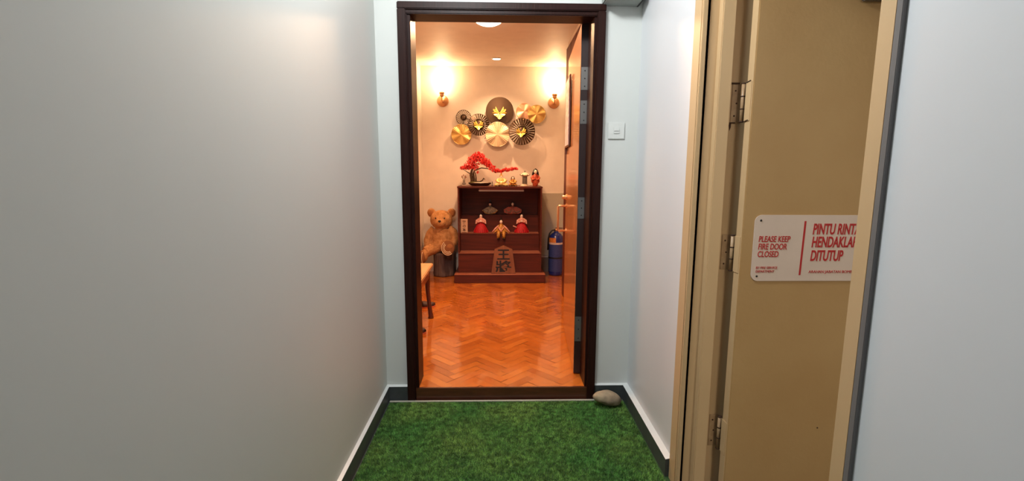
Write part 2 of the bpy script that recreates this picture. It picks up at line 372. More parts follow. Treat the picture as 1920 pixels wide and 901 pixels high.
for zc in (1.54, .985, .25):
    b = MB(); h = .068
    b.box(-.038, -.002, .012, .0152, zc-h, zc+h, M_hinge, .001)
    b.tube([(-.006, -.006, zc-h), (-.006, -.006, zc+h)], .0075, M_hinge)
    b.box(-.0045, -.0018, -.058, -.02, zc-h, zc+h, M_cream, .0005)
    for z in (zc-h, zc-h*.33, zc+h*.33, zc+h): b.tube([(-.006, -.006, z-.002), (-.006, -.006, z+.002)], .0085, M_rust)
    for z in (-.045, 0, .045):
        b.lathe([(.003, 0), (.003, .002)], M_rust, 8, T((-.02-(.006 if z else 0), .012, zc+z), (PI/2, 0, 0)))
    if zc > 1.5:
        b.box(-.042, -.012, .0105, .0152, zc+h, zc+h+.006, M_rust); b.box(-.04, -.02, .0105, .0152, zc-h-.004, zc-h, M_rust)
        b.prism([(-.040, 0), (-.033, 0), (-.034, -.018), (-.038, -.03), (-.041, -.012)], 0, .001, M_rust, T((0, .0145, zc-h), (PI/2, 0, 0)))
        for z in (zc-h, zc+h): b.tube([(-.0048, -.024, z), (-.0048, -.05, z+.003)], .002, M_rust)
    b.build('hinge', fd, label='painted steel hinge with rust stains')
b = MB(); b.box(.35, .43, -.10, -.066, 1.872, 1.93, M_steel, .004); b.tube([(.39, -.083, 1.90), (.39, -.083, 1.95)], .012, M_steel); b.build('door_closer', fd, label='grey steel door closer body')
b = MB(); b.lathe([(.003, 0), (.003, .001)], M_rust, 8, T((.355, -.0655, .30), (PI/2, 0, 0))); b.build('screw_hole', fl)

# fire door sign
sg = empty('fire_door_sign', (.934, 1.7195, .9), 'white plastic sign with red lettering screwed to the beige fire door', 'sign')
sw, sh, rr = .60, .246, .026; pts = []
for cx, cy, a in ((sw-rr, rr, -PI/2), (sw-rr, sh-rr, 0), (rr, sh-rr, PI/2), (rr, rr, PI)):
    for k in range(7): pts.append((cx+rr*math.cos(a+k*PI/12), cy+rr*math.sin(a+k*PI/12)))
b = MB(); b.prism(pts, 0, .003, M_sign, T((0, 0, 0), (PI/2, 0, 0))); b.build('plate', sg)
b = MB(); b.prism([(.180, .022), (.187, .022), (.191, .224), (.184, .224)], .003, .0036, M_red, T((0, 0, 0), (PI/2, 0, 0))); b.build('red_bar', sg)
for tx, z in (('PLEASE KEEP', .147), ('FIRE DOOR', .119), ('CLOSED', .091)): text('lettering', tx, sg, (.018, -.0036, z), .031, M_red, sx=.68, shear=.12, bold=.0004)
for tx, z in (('PINTU RINTANGAN API', .176), ('HENDAKLAH', .128), ('DITUTUP', .077)): text('lettering', tx, sg, (.217, -.0036, z), .055, M_red, sx=.535, shear=.12, bold=.0013)
text('lettering', 'BY FIRE SERVICE', sg, (.016, -.0036, .046), .0125, M_red, sx=.9, shear=.1); text('lettering', 'DEPARTMENT', sg, (.016, -.0036, .032), .0125, M_red, sx=.9, shear=.1)
text('lettering', 'ARAHAN JABATAN BOMBA', sg, (.216, -.0036, .030), .0145, M_red, sx=.98, shear=.1)
for x, z in ((.022, .226), (.022, .018), (.578, .226), (.578, .018)):
    b = MB(); b.lathe([(.004, 0), (.004, .001), (.002, .002)], M_dark, 10, T((x, -.003, z), (PI/2, 0, 0))); b.build('screw', sg)

# ---------------------------------------------------------------- artificial turf
import numpy as np
def turf():
    rng = np.random.default_rng(3)
    root = MB(); root.box(XL+.022, .741, -1.2, 2.548, 0.0005, .005, M_backing)
    o = root.build('artificial_turf', label='green artificial grass mat covering the corridor floor in front of the door', cat='grass mat', kind='stuff')
    n = 210000; x = rng.uniform(XL+.024, .703, n); y = rng.uniform(1.15, 2.546, n)
    h = rng.uniform(.006, .0125, n); a = rng.uniform(0, 2*np.pi, n); wd = rng.uniform(.0010, .0019, n); ln = rng.uniform(.002, .010, n); b2 = rng.uniform(0, 2*np.pi, n)
    V = np.zeros((n, 3, 3), np.float32)
    V[:, 0] = np.stack([x-np.cos(a)*wd, y-np.sin(a)*wd, np.full(n, .004)], 1)
    V[:, 1] = np.stack([x+np.cos(a)*wd, y+np.sin(a)*wd, np.full(n, .004)], 1)
    V[:, 2] = np.stack([np.clip(x+np.cos(b2)*ln, XL+.023, .704), np.minimum(y+np.sin(b2)*ln, 2.548), .004+h], 1)
    me = bpy.data.meshes.new('blades'); me.vertices.add(n*3); me.vertices.foreach_set('co', V.ravel())
    me.loops.add(n*3); me.loops.foreach_set('vertex_index', np.arange(n*3, dtype=np.int32))
    me.polygons.add(n); me.polygons.foreach_set('loop_start', np.arange(n, dtype=np.int32)*3); me.update(calc_edges=True)
    me.materials.append(M_turf); p = bpy.data.objects.new('blades', me); C.objects.link(p); p.parent = o; p['kind'] = 'stuff'
turf()

# ---------------------------------------------------------------- corridor things
b = MB(); b.ell((0, 0, 0), (.080, .045, .040), M_rock, 28); bm = b.bm
for v in bm.verts:
    k = noise.noise(v.co*16)*.012+noise.noise(v.co*45+Vector((3, 1, 2)))*.003
    v.co += v.co.normalized()*k
    v.co.z = max(v.co.z, -.036)
    if v.co.x > 0: v.co.z -= .10*v.co.x
b.build('stone', loc=(.603, 2.488, .057), rot=(0, .06, .05), label='oblong beige stone on the grass mat at the right foot of the door frame', cat='stone')
sw_ = empty('light_switch', (.6235, 2.6, 1.513), 'square white single rocker switch on the wall right of the door frame', 'light switch')
b = MB(); b.box(-.0445, .0445, -.009, 0, -.0445, .0445, M_white, .003); b.build('face_plate', sw_)
b = MB(); b.box(-.015, .015, -.0125, -.0085, -.016, .016, M_white, .001); b.build('rocker', sw_)
b = MB(); b.box(-.012, .012, -.0132, -.0122, -.004, -.0015, M_mattgrey); b.build('marking', sw_)
wb = empty('wall_box', (.525, 2.6, 2.137), 'grey box with a dark slot in its base mounted above the door frame corner', 'wall box')
b = MB(); b.box(0, .188, -.14, 0, 0, .16, M_grey, .006); b.build('housing', wb)
b = MB(); b.box(.068, .118, -.128, -.104, -.0012, .002, M_dark); b.build('slot', wb)
b = MB(); b.box(.181, .1895, -.139, -.004, -.002, .003, M_dark, .001); b.build('seal', wb, label='dark strip along the right lower edge')

# ---------------------------------------------------------------- lamps of the room
def sconce(x, z, lab):
    r = empty('wall_sconce', (x, RB, z), lab, 'wall lamp', group='glowing brass wall lamps')
    b = MB(); b.lathe([(.066, 0), (.066, .008), (.056, .016), (.03, .022), (.012, .032), (.004, .036)], M_brass, 28, T((0, 0, 0), (PI/2, 0, 0))); b.build('back_plate', r)
    b = MB(); b.tube([(0, -.03, -.012), (0, -.055, -.016), (0, -.085, -.004), (0, -.095, .02), (0, -.095, .04)], .007, M_brass, 10); b.ell((0, -.034, -.012), (.013, .013, .013), M_brass); b.build('arm', r)
    b = MB(); b.lathe([(.008, 0), (.02, .01), (.027, .022), (.018, .026), (.028, .034), (.030, .056), (.026, .058)], M_brass, 24, T((0, -.095, .03))); b.build('cup', r)
    b = MB(); b.lathe([(.026, 0), (.040, .012), (.056, .04), (.066, .075), (.070, .10), (.072, .118), (.069, .118), (.062, .075), (.05, .04), (.02, .006)], M_glow, 28, T((0, -.095, .088)), capped=False); b.build('glass_shade', r)
    light('sconce_bulb', 'POINT', (x, RB-.095, z+.235), 3.6, (1, .58, .30), .03)
sconce(-.654, 2.088, 'brass wall lamp with glowing glass shade, left of the metal disc sculpture')
sconce(.634, 2.078, 'brass wall lamp with glowing glass shade, beside the open door')
cl = empty('ceiling_light', (-.085, 3.99, RC), 'round flush glowing lamp on the ceiling just behind the door head', 'ceiling light')
b = MB(); b.lathe([(.112, 0), (.112, -.012), (.104, -.016)], M_white, 36); b.build('rim', cl)
b = MB(); b.lathe([(.104, -.012), (.098, -.028), (.07, -.042), (.03, -.048), (.001, -.049)], M_cglow, 36); b.build('diffuser', cl)
dl = empty('downlight', (-.03, 5.36, RC), 'small round recessed spot in the ceiling near the back wall', 'downlight')
b = MB(); b.lathe([(.058, 0), (.058, -.005), (.046, -.008), (.044, -.002)], M_white, 28, capped=False); b.build('ring', dl)
b = MB(); b.lathe([(.044, -.001), (.043, -.004), (.001, -.005)], M_cglow, 28); b.build('lens', dl)

# ---------------------------------------------------------------- wall sculpture of metal discs
wa = empty('wall_sculpture', (0, RB, 1.82), 'wall sculpture of gold, cream and dark overlapping metal discs above the doll cabinet', 'wall art')
def solid_disc(x, z, r, m, off, sect, rot0, ridge=0):
    b = MB(); n = 72; cx, cz = x, z-1.82; k = n//sect; vs = [(cx, -off-.012, cz)]
    for ring, (q, hh) in enumerate(((.33, .010), (.66, .006), (1.0, .0))):
        for i in range(n):
            a = rot0+2*PI*i/n; ph = (i % k)/k
            d = hh+.010*q*math.sin(2*PI*ph)+(.0025*(i % 2) if ridge else 0)
            vs.append((cx+r*q*math.cos(a), -off-d, cz+r*q*math.sin(a)))
    fs = [(0, 1+i, 1+(i+1) % n) for i in range(n)]
    for t in range(2): fs += [(1+t*n+i, 1+t*n+(i+1) % n, 1+(t+1)*n+(i+1) % n, 1+(t+1)*n+i) for i in range(n)]
    b.geo(vs, fs, m)
    b.tube([(cx+r*math.cos(2*PI*i/48), -off, cz+r*math.sin(2*PI*i/48)) for i in range(49)], .003, m, 6, cap=False)
    for i in range(3): b.tube([(cx+(i-1)*.03, -off, cz), (cx+(i-1)*.03, 0, cz)], .003, M_bronze, 6)
    return b.build('solid_disc', wa)
def line_disc(x, z, r, m, off):                    # coiled concentric rings
    b = MB(); cx, cz = x, z-1.82; prof = []; k = 18
    for i in range(k*2+1): prof.append((max(.001, r*i/(k*2)), .012*(1-i/(k*2))+(.0022 if i % 2 else 0)))
    b.lathe(prof, m, 56, T((cx, -off, cz), (PI/2, 0, 0)), capped=False); b.tube([(cx, -off, cz), (cx, 0, cz)], .004, M_bronze, 6)
    return b.build('coiled_disc', wa)
def spoke_disc(x, z, r, r0, m, off, n, leafsize, wdt=.34):
    b = MB(); cx, cz = x, z-1.82
    for i in range(n):
        a = 2*PI*i/n; ca, sa = math.cos(a), math.sin(a); ta, tb = -sa, ca; w0 = r0*PI/n*wdt*1.6; w1 = r*PI/n*wdt*1.6
        vs = []
        for rr_, ww, yy in ((r0, w0, off+.012), (r, w1, off)):
            for s_ in (-1, 1):
                for t_ in (0, .0025): vs.append((cx+ca*rr_+ta*ww*s_, -yy-t_-(.004*s_), cz+sa*rr_+tb*ww*s_))
        b.geo(vs, [(0, 2, 6, 4), (1, 5, 7, 3), (0, 4, 5, 1), (2, 3, 7, 6), (0, 1, 3, 2), (4, 6, 7, 5)], m)
    for rr_, yy in ((r, off), (r0, off+.012)): b.tube([(cx+rr_*math.cos(2*PI*i/40), -yy, cz+rr_*math.sin(2*PI*i/40)) for i in range(41)], .003, m, 6, cap=False)
    b.tube([(cx, -off-.01, cz), (cx, 0, cz)], .005, M_bronze, 6)
    b.lathe([(r0*1.02, 0), (r0*.5, .006), (.001, .008)], m, 24, T((cx, -off-.01, cz), (PI/2, 0, 0)))
    return b.build('spoked_disc', wa)
def ginkgo(x, z, r, off, rot=0):
    b = MB(); cx, cz = x, z-1.82
    for a0, hw, kq in ((2.62, .52, 1.0), (.52, .52, 1.0), (-PI/2, 1.45, .78)):
        vs = [(cx, -off, cz)]; m = 10
        for i in range(m+1):
            a = a0-hw+2*hw*i/m; q = kq* r*(.86+.14*math.cos(i*PI/2.5)); vs.append((cx+q*math.cos(a), -off-.010-.006*(i % 2)-.012*math.sin(PI*i/m), cz+q*math.sin(a)))
        b.geo(vs, [(0, i, i+1) for i in range(1, m+1)], M_leafy)
        b.geo([(v[0], v[1]+.002, v[2]) for v in vs], [(0, i+1, i) for i in range(1, m+1)], M_leafy)
    b.tube([(cx, -off+.012, cz-.01), (cx, -off-.004, cz), (cx+.004, -off-.012, cz+.01)], .005, M_gold, 6); return b.build('gold_leaf', wa)
line_disc(.005, 1.974, .160, M_bronze, .05)
ginkgo(.003, 1.945, .088, .075)
solid_disc(-.44, 1.706, .114, M_gold, .06, 6, .2, 1)
solid_disc(-.019, 1.708, .139, M_creamgold, .085, 6, 2.3, 1)
solid_disc(.289, 1.972, .092, M_rose, .05, 4, .4)
solid_disc(.431, 1.941, .102, M_gold, .075, 6, .9)
spoke_disc(-.413, 1.899, .086, .034, M_bronze, .04, 24, 0, .2)
spoke_disc(-.236, 1.816, .122, .062, M_bronze, .08, 27, 0, .40)
ginkgo(-.238, 1.806, .066, .105)
spoke_disc(.262, 1.741, .150, .062, M_bronze, .095, 28, 0, .42)
ginkgo(.25, 1.728, .068, .12)
b = MB(); b.tube([(-.17, -.05, -.16), (-.02, -.045, .02), (.30, -.05, .0), (.43, -.05, .12)], .004, M_bronze, 6); b.tube([(-.44, -.04, -.11), (-.41, -.035, .08), (-.2, -.04, .0)], .004, M_bronze, 6); b.build('bracket', wa)

# ---------------------------------------------------------------- doll cabinet
cb = empty('display_cabinet', (.008, 5.13, F), 'dark red-brown stepped wooden cabinet displaying dolls against the back wall', 'cabinet')
z_ = lambda z: z-F
b = MB(); b.box(-.498, .497, 0, .58, 0, .091, M_mahog, .003); b.build('base', cb)
b = MB(); b.box(-.498, .497, .001, .113, .0908, .0938, M_treadsheen, .001); b.build('tread', cb, label='top of the base in lighter brown, its gloss highlight painted in')
for x0 in (-.462, .446):
    b = MB(); b.box(x0, x0+.016, .118, .58, .094, z_(1.123), M_mahog, .002); b.build('side_panel', cb)
b = MB(); b.box(-.466, .466, .112, .585, z_(1.105), z_(1.123), M_mahog, .002); b.build('top', cb)
b = MB(); b.box(-.446, .446, .565, .58, .094, z_(1.105), M_mahog); b.build('back_panel', cb)
for y0, y1, z0, z1 in ((.113, .30, .094, z_(.389)), (.29, .45, .094, z_(.587)), (.44, .565, .094, z_(.787))):
    b = MB(); e = .0 if y0 < .2 else 0
    b.box(-.4455, .4455, y0+.006, y1, z0, z1-.014, M_mahog); b.box(-.4455-(.014 if y0 < .2 else 0), .4455+(.014 if y0 < .2 else 0), y0, y1, z1-.014, z1-.003, M_mahog, .002); b.build('step', cb)
    if y0 < .4: b = MB(); e = .014 if y0 < .2 else 0; b.box(-.4455-e, .4455+e, y0+.0005, y1-.008, z1-(.0035 if y0 < .2 else .002), z1, M_treadsheen, .001); b.build('tread', cb, label='step top in lighter brown, its gloss highlight painted in')
b = MB(); b.box(-.232, .262, .122, .150, z_(1.069), z_(1.087), M_led, .004); b.box(-.228, .258, .122, .148, z_(1.086), z_(1.106), M_mahog); b.build('light_bar', cb, label='silver light bar under the top')
# plaque
pq = empty('name_plaque', (-.40, 5.455, .588), 'small pale upright wooden plaque with brushed characters on the left of a cabinet step', 'plaque')
b = MB(); b.box(-.039, .039, 0, .012, 0, .158, M_card, .002); b.build('board', pq)
b = MB(); b.box(-.03, .03, -.004, .03, -.0005, .006, M_mahog, .001); b.build('foot', pq)
for ch, z in (('\u96db', .108), ('\u306e', .064), ('\u5bb4', .02)): text('character', ch, pq, (0, -.0008, z), .04, M_brownw, align='CENTER', bold=.0006)

# shogi piece
sp = empty('shogi_piece', (.047, 5.165, F+.0945), 'large five-sided wooden piece with black brushed characters leaning up on the cabinet base', 'shogi piece', rot=(-.06, 0, 0))
pts = [(-.134, 0), (.134, 0), (.098, .272), (0, .315), (-.098, .272)]
b = MB(); b.prism(pts, 0, .052, M_shogi, T((0, .055, 0), (PI/2, 0, 0)))
bmesh.ops.bevel(b.bm, geom=b.bm.edges[:], offset=.003, segments=2, affect='EDGES'); b.build('body', sp)
for ch, z in (('\u738b', .166), ('\u5c07', .035)): text('character', ch, sp, (0, .0022, z), .132, M_dark, sx=1.1 if z > .1 else 1.35, align='CENTER', bold=.003)

# ---------------------------------------------------------------- dolls
def head(b, p, r, hat=0):
    x, y, z = p; b_ = b
    b_.ell((x, y, z), (r*.82, r*.88, r*1.08), M_skin, 16)
    b_.ell((x, y-r*.86, z-r*.1), (r*.12, r*.16, r*.2), M_skin, 8)
    for s in (-1, 1): b_.ell((x+s*r*.33, y-r*.79, z+r*.12), (r*.13, r*.06, r*.07), M_hair, 8)
    b_.ell((x, y-r*.80, z-r*.45), (r*.16, r*.07, r*.06), M_kred, 8)
def hair(parent, p, r, long=0):
    b = MB(); x, y, z = p
    b.ell((x, y+r*.28, z+r*.32), (r*1.0, r*.95, r*1.0), M_hair, 16)
    if long: b.ell((x, y+r*.65, z-long*.45), (r*1.05, r*.5, long*.62), M_hair, 16)
    return b.build('hair', parent)
def court_lady(x, lab):
    r = empty('court_lady_doll', (x, 5.50, .588), lab, 'doll', group='red robed court ladies')
    b = MB(); b.lathe([(.086, 0), (.084, .006), (.068, .045), (.045, .095), (.028, .13), (.024, .135)], M_kred, 24, T((0, 0, 0), (0, 0, 0), (1, .62, 1)))
    for i in range(7): b.tube([(-.066+.022*i, -.035-.016*math.sin(PI*i/6), .004), (-.02+.0066*i, -.018, .118)], .004, M_kred, 6)
    b.build('skirt', r)
    b = MB(); b.ell((0, 0, .142), (.034, .024, .034), M_kpink)
    for s in (-1, 1):
        b.tube([(s*.022, 0, .158), (s*.046, -.01, .138), (s*.034, -.032, .122), (s*.008, -.04, .132)], [.010, .013, .014, .008], M_kpink, 10)
        b.prism([(s*.03, .115), (s*.062, .10), (s*.058, .145), (s*.036, .155)][::s], -.006, .006, M_kpink, T((0, -.022, 0), (PI/2, 0, 0)))
        b.prism([(s*.04, .10), (s*.088, .012), (s*.072, .004), (s*.03, .06)][::s], -.004, .004, M_kred, T((0, -.004, 0), (PI/2, 0, 0)))
    b.build('robe', r)
    b = MB(); head(b, (0, 0, .19), .021); b.tube([(0, 0, .155), (0, 0, .18)], .008, M_skin); b.build('head', r)
    for s in (-1, 1): b = MB(); b.ell((s*.006, -.045, .133), (.007, .007, .009), M_skin, 8); b.build('hand', r)
    hair(r, (0, 0, .19), .021, .06); return r
court_lady(-.211, 'red robed doll with white face and raised hands, left of the gold doll')
cl2 = court_lady(.258, 'red robed doll holding a wand out to its side, right of the gold doll')
b = MB(); b.tube([(-.055, -.03, .06), (-.10, -.035, .08)], .007, M_kpink, 8); b.build('wand', cl2)
# gold samurai seated on the edge
g = empty('gold_doll', (.021, 5.452, .588), 'gold brocade doll with wide pale sleeves seated at the front edge of a cabinet step', 'doll')
b = MB(); b.lathe([(.05, 0), (.052, .02), (.038, .06), (.03, .09), (.018, .105)], M_kgold, 20, T((0, 0, 0), (0, 0, 0), (1, .6, 1)))
for s in (-1, 1):
    b.prism([(s*.02, .10), (s*.055, .07), (s*.105, .008), (s*.085, -.002), (s*.035, .035)][::s], -.010, .010, M_kgold, T((0, -.014, 0), (PI/2, 0, 0)))
b.build('robe', g)
b = MB()
for s in (-1, 1): b.tube([(s*.03, -.023, .088), (s*.06, -.03, .06), (s*.10, -.03, .012)], [.006, .009, .008], M_kpink, 8)
b.tube([(-.03, -.03, .07), (0, -.036, .02), (.03, -.03, .07)], .008, M_kpink, 8); b.build('sleeve_trim', g)
for s in (-1, 1):
    b = MB(); b.tube([(s*.025, -.02, .02), (s*.03, -.05, .008), (s*.031, -.056, -.02), (s*.032, -.052, -.055)], [.02, .022, .019, .017], M_kgold, 10)
    b.ell((s*.032, -.058, -.058), (.014, .02, .009), M_dark, 10); b.build('leg', g)
b = MB(); head(b, (0, -.004, .128), .021); b.tube([(0, 0, .1), (0, 0, .115)], .008, M_skin); b.build('head', g)
b = MB(); b.ell((0, .004, .138), (.02, .02, .016), M_hair); b.ell((0, .008, .158), (.009, .012, .02), M_hair); b.build('hat', g)
# imperial pair
def imperial(x, lab, m, wings, cat='doll'):
    r = empty('imperial_doll', (x, 5.63, .788), lab, cat)
    b = MB(); b.lathe([(.06, 0), (.07, .01), (.05, .05), (.03, .085), (.016, .10)], m, 20, T((0, 0, 0), (0, 0, 0), (1, .6, 1)))
    for s in (-1, 1):
        if wings: p = [(s*.012, .085), (s*.05, .088), (s*.105, .055), (s*.10, .02), (s*.06, .004), (s*.02, .05)]
        else: p = [(s*.01, .09), (s*.05, .075), (s*.094, .046), (s*.06, .012), (s*.0, .0), (s*.0, .05)]
        b.prism(p[::s], -.012, .012, m, T((0, -.02, 0), (PI/2, 0, 0)))
        b.tube([(s*.09, -.036, .045), (s*.05, -.038, .016 if not wings else .022), (s*.005, -.036, .004 if not wings else .045)], .004, M_kgold if not wings else M_kgrey, 6)
    b.build('robe', r)
    b = MB(); head(b, (0, 0, .118), .019); b.build('head', r)
    if wings: hair(r, (0, 0, .118), .019, .05)
    else:
        b = MB(); b.ell((0, .003, .13), (.019, .018, .014), M_hair); b.prism([(-.008, 0), (.008, 0), (.006, .04), (-.006, .04)], -.002, .002, M_hair, T((0, .012, .135), (PI/2, 0, 0))); b.build('hat', r)
imperial(-.107, 'silver grey robed emperor doll on the top step of the cabinet', M_kgrey, 0)
imperial(.158, 'dull red robed empress doll with spread sleeves on the top step of the cabinet', M_kdull, 1)

# ---------------------------------------------------------------- things on the cabinet top (z 1.123)
TZ = 1.1235
bt = empty('bonsai', (-.22, 5.46, TZ), 'red-leaved artificial bonsai with a drooping right branch in a boat-shaped dark tray', 'bonsai')
b = MB(); b.lathe([(.085, 0), (.10, .004), (.128, .024), (.130, .036), (.124, .036), (.118, .026)], M_pot, 32, T((0, 0, 0), (0, 0, 0), (1, .55, 1))); b.build('tray', bt)
b = MB(); b.ell((0, 0, .030), (.118, .06, .012), M_sand, 24); b.ell((-.07, 0, .036), (.05, .035, .014), M_moss, 16); b.build('sand', bt, label='white sand bed')
b = MB(); b.tube([(-.085, 0, .03), (-.088, 0, .07), (-.10, .0, .12), (-.09, 0, .17), (-.06, 0, .22)], [.022, .018, .015, .012, .006], M_bark, 10)
b.tube([(-.075, .005, .03), (-.066, .005, .08), (-.072, 0, .13), (-.06, 0, .17)], [.017, .013, .012, .007], M_bark, 10)
b.tube([(-.045, .0, .03), (-.042, 0, .09), (-.05, 0, .15)], [.01, .007, .005], M_bark, 8)
b.tube([(-.06, 0, .17), (.02, 0, .20), (.10, -.01, .19), (.18, -.02, .15), (.26, -.02, .165), (.40, -.02, .19)], [.007, .006, .005, .004, .003, .002], M_bark, 8)
b.tube([(-.10, 0, .13), (-.15, 0, .16), (-.19, 0, .185)], [.006, .004, .002], M_bark, 8)
b.tube([(-.06, 0, .045), (.0, -.01, .045), (.03, -.01, .06), (.045, -.01, .085), (.06, -.01, .07)], [.009, .008, .007, .008, .004], M_bark, 8)
b.build('trunk', bt)
def foliage(blobs, m1, m2):
    b = MB()
    for (x, y, z, rx, rz, n) in blobs:
        for _ in range(n):
            d = Vector((random.gauss(0, 1), random.gauss(0, 1), random.gauss(0, 1))).normalized()*random.random()**.4
            p = Vector((x+d.x*rx, y+d.y*rx*.6, z+d.z*rz)); s = random.uniform(.009, .0155)
            R = T(p, (random.uniform(0, 6), random.uniform(0, 6), random.uniform(0, 6)))
            vs = [(0, 0, 0)]; k = 5
            for i in range(k*2):
                q = s*(1 if i % 2 == 0 else .45); vs.append((q*math.cos(PI*i/k), q*math.sin(PI*i/k), .001*(i % 2)))
            b.geo(vs, [(0, 1+i, 1+(i+1) % (2*k)) for i in range(2*k)], m1 if random.random() < .72 else m2, False, R)
    return b
foliage([(-.015, 0, .338, .072, .040, 200), (-.07, 0, .295, .07, .05, 200), (.01, 0, .29, .08, .05, 230), (-.10, 0, .24, .075, .045, 190), (.065, -.01, .265, .06, .042, 150),
         (-.185, 0, .20, .04, .022, 60), (-.14, 0, .205, .045, .026, 80), (.10, -.01, .235, .045, .032, 90), (.14, -.015, .20, .042, .03, 80), (.18, -.02, .17, .045, .024, 80),
         (.235, -.02, .168, .045, .018, 70), (.30, -.02, .18, .045, .02, 80), (.36, -.02, .19, .04, .018, 70), (.41, -.02, .195, .022, .014, 30), (-.02, -.01, .15, .015, .02, 12), (-.06, 0, .20, .05, .03, 60)], M_leafred, M_leafpink).build('foliage', bt)
# little glass vase with dried flowers
gv = empty('bud_vase', (-.398, 5.45, TZ), 'small clear glass vase with dried twigs at the left end of the cabinet top', 'vase')
b = MB(); b.lathe([(.018, 0), (.024, .004), (.024, .02), (.012, .045), (.016, .06), (.014, .06), (.010, .045), (.02, .02), (.001, .008)], M_glassv, 20, capped=False); b.build('glass', gv)
b = MB()
for k in range(7):
    a = k*.9; p = (.022*math.cos(a), .012*math.sin(a), .095+.012*(k % 3)); b.tube([(0, 0, .02), (p[0]*.3, 0, .06), p], .0014, M_bark, 5); b.ell(p, (.007, .007, .008), M_petal, 8)
b.build('flowers', gv)
# stick in a stand
b = MB(); b.lathe([(.009, 0), (.009, .004), (.004, .007), (.0035, .042), (.005, .048)], M_dark, 12); b.build('incense_stand', loc=(-.078, 5.42, TZ), label='thin dark upright stick between the bonsai tray and the cream figurine', cat='ornament')
# cream/gold seated figurines
def seated(name, loc, lab, m, w, h, hatm, big):
    r = empty(name, loc, lab, 'figurine'); s = h/.12
    b = MB(); b.ell((0, 0, .030*s), (w*.60, w*.42, .030*s), m, 20); b.ell((0, 0, .058*s), (w*.34, w*.28, .034*s), m, 20)
    for q in (-1, 1):
        b.ell((q*w*.42, -.01, .018*s), (w*.42, w*.32, .018*s), m, 16, (0, q*.25, 0)); b.tube([(q*w*.28, 0, .075*s), (q*w*.5, -.01, .055*s), (q*w*.3, -.03, .04*s), (q*.01, -.035, .043*s)], [.011*s, .014*s, .013*s, .008*s], m, 8)
        b.ell((q*w*.62, -.005, .058*s), (.008, .008, .012), M_kgold if big else m, 8)
    b.build('robe', r)
    b = MB(); head(b, (0, -.004, .096*s), .017*s); b.build('head', r)
    b = MB()
    if big: b.ell((0, .002, .106*s), (.018*s, .018*s, .011*s), hatm); b.ell((0, .0, .122*s), (.008*s, .008*s, .014*s), hatm); b.ell((.0, 0, .14*s), (.012, .006, .006), M_leafred, 8)
    else: b.ell((0, .004, .104*s), (.020*s, .019*s, .017*s), hatm); b.ell((-.018*s, .006, .09*s), (.006, .008, .014), hatm, 8); b.ell((.018*s, .006, .09*s), (.006, .008, .014), hatm, 8)
    b.build('hat' if big else 'hair', r)
    for q, f in ((-.45, .32), (.55, .28)):
        b = MB(); b.lathe([(w*f, 0), (w*f+.003, .004), (w*f-.002, .009)], M_pot, 16, T((w*q, -.03, 0))); b.build('foot_stand', r)
seated('seated_figurine', (.022, 5.345, TZ), 'large cream and gold seated figurine with pointed hat under the red branch tip', M_porc, .092, .128, M_kgold, 1)
seated('seated_figurine', (.152, 5.38, TZ), 'smaller seated figurine with bobbed dark hair and orange robe beside the stone lantern', M_kgold, .058, .108, M_brownw, 0)
# stone lantern
sl = empty('stone_lantern', (.288, 5.44, TZ), 'miniature pale stone lantern with grey pillar between the seated and standing figurines', 'stone lantern')
b = MB(); b.lathe([(.052, 0), (.052, .006), (.034, .014), (.032, .022)], M_stoneL, 6, smooth=False); b.build('base', sl)
b = MB(); b.lathe([(.026, .022), (.022, .03), (.022, .104), (.027, .11)], M_stoneG, 8, smooth=False)
for k in range(8): b.tube([(.0245*math.cos(k*PI/4), .0245*math.sin(k*PI/4), .025), (.0245*math.cos(k*PI/4), .0245*math.sin(k*PI/4), .108)], .003, M_stoneG, 5)
b.build('pillar', sl)
b = MB(); b.lathe([(.03, .108), (.05, .118), (.053, .124), (.034, .140), (.014, .15), (.004, .153)], M_stoneL, 8, smooth=False); b.ell((0, 0, .162), (.008, .008, .012), M_stoneG, 10)
for k in range(6): b.ell((.051*math.cos(k*PI/3), .051*math.sin(k*PI/3), .125), (.006, .006, .007), M_stoneG, 8)
b.build('roof', sl)
# standing long haired doll
kd = empty('standing_doll', (.407, 5.43, TZ), 'long-haired standing doll in rust kimono at the right end of the cabinet top', 'figurine')
b = MB(); b.lathe([(.026, 0), (.028, .004), (.034, .03), (.040, .07), (.040, .10), (.028, .128), (.012, .138)], M_kimono, 24, T((0, 0, 0), (0, 0, 0), (1, .8, 1)))
for s in (-1, 1): b.tube([(s*.026, 0, .122), (s*.042, -.008, .09), (s*.030, -.03, .07), (s*.008, -.036, .08)], [.011, .015, .013, .007], M_kimono, 8); b.ell((s*.036, -.012, .06), (.012, .012, .026), M_kimono, 10)
b.build('kimono', kd)
b = MB(); head(b, (0, -.008, .158), .022); b.build('head', kd)
b = MB(); b.ell((0, .006, .168), (.026, .024, .026), M_hair); b.ell((0, .022, .115), (.036, .016, .056), M_hair)
for s in (-1, 1): b.tube([(s*.018, -.004, .175), (s*.027, -.006, .145), (s*.034, 0, .10)], [.008, .010, .008], M_hair, 8)
b.ell((0, .0, .188), (.010, .010, .010), M_hair); b.build('hair', kd)

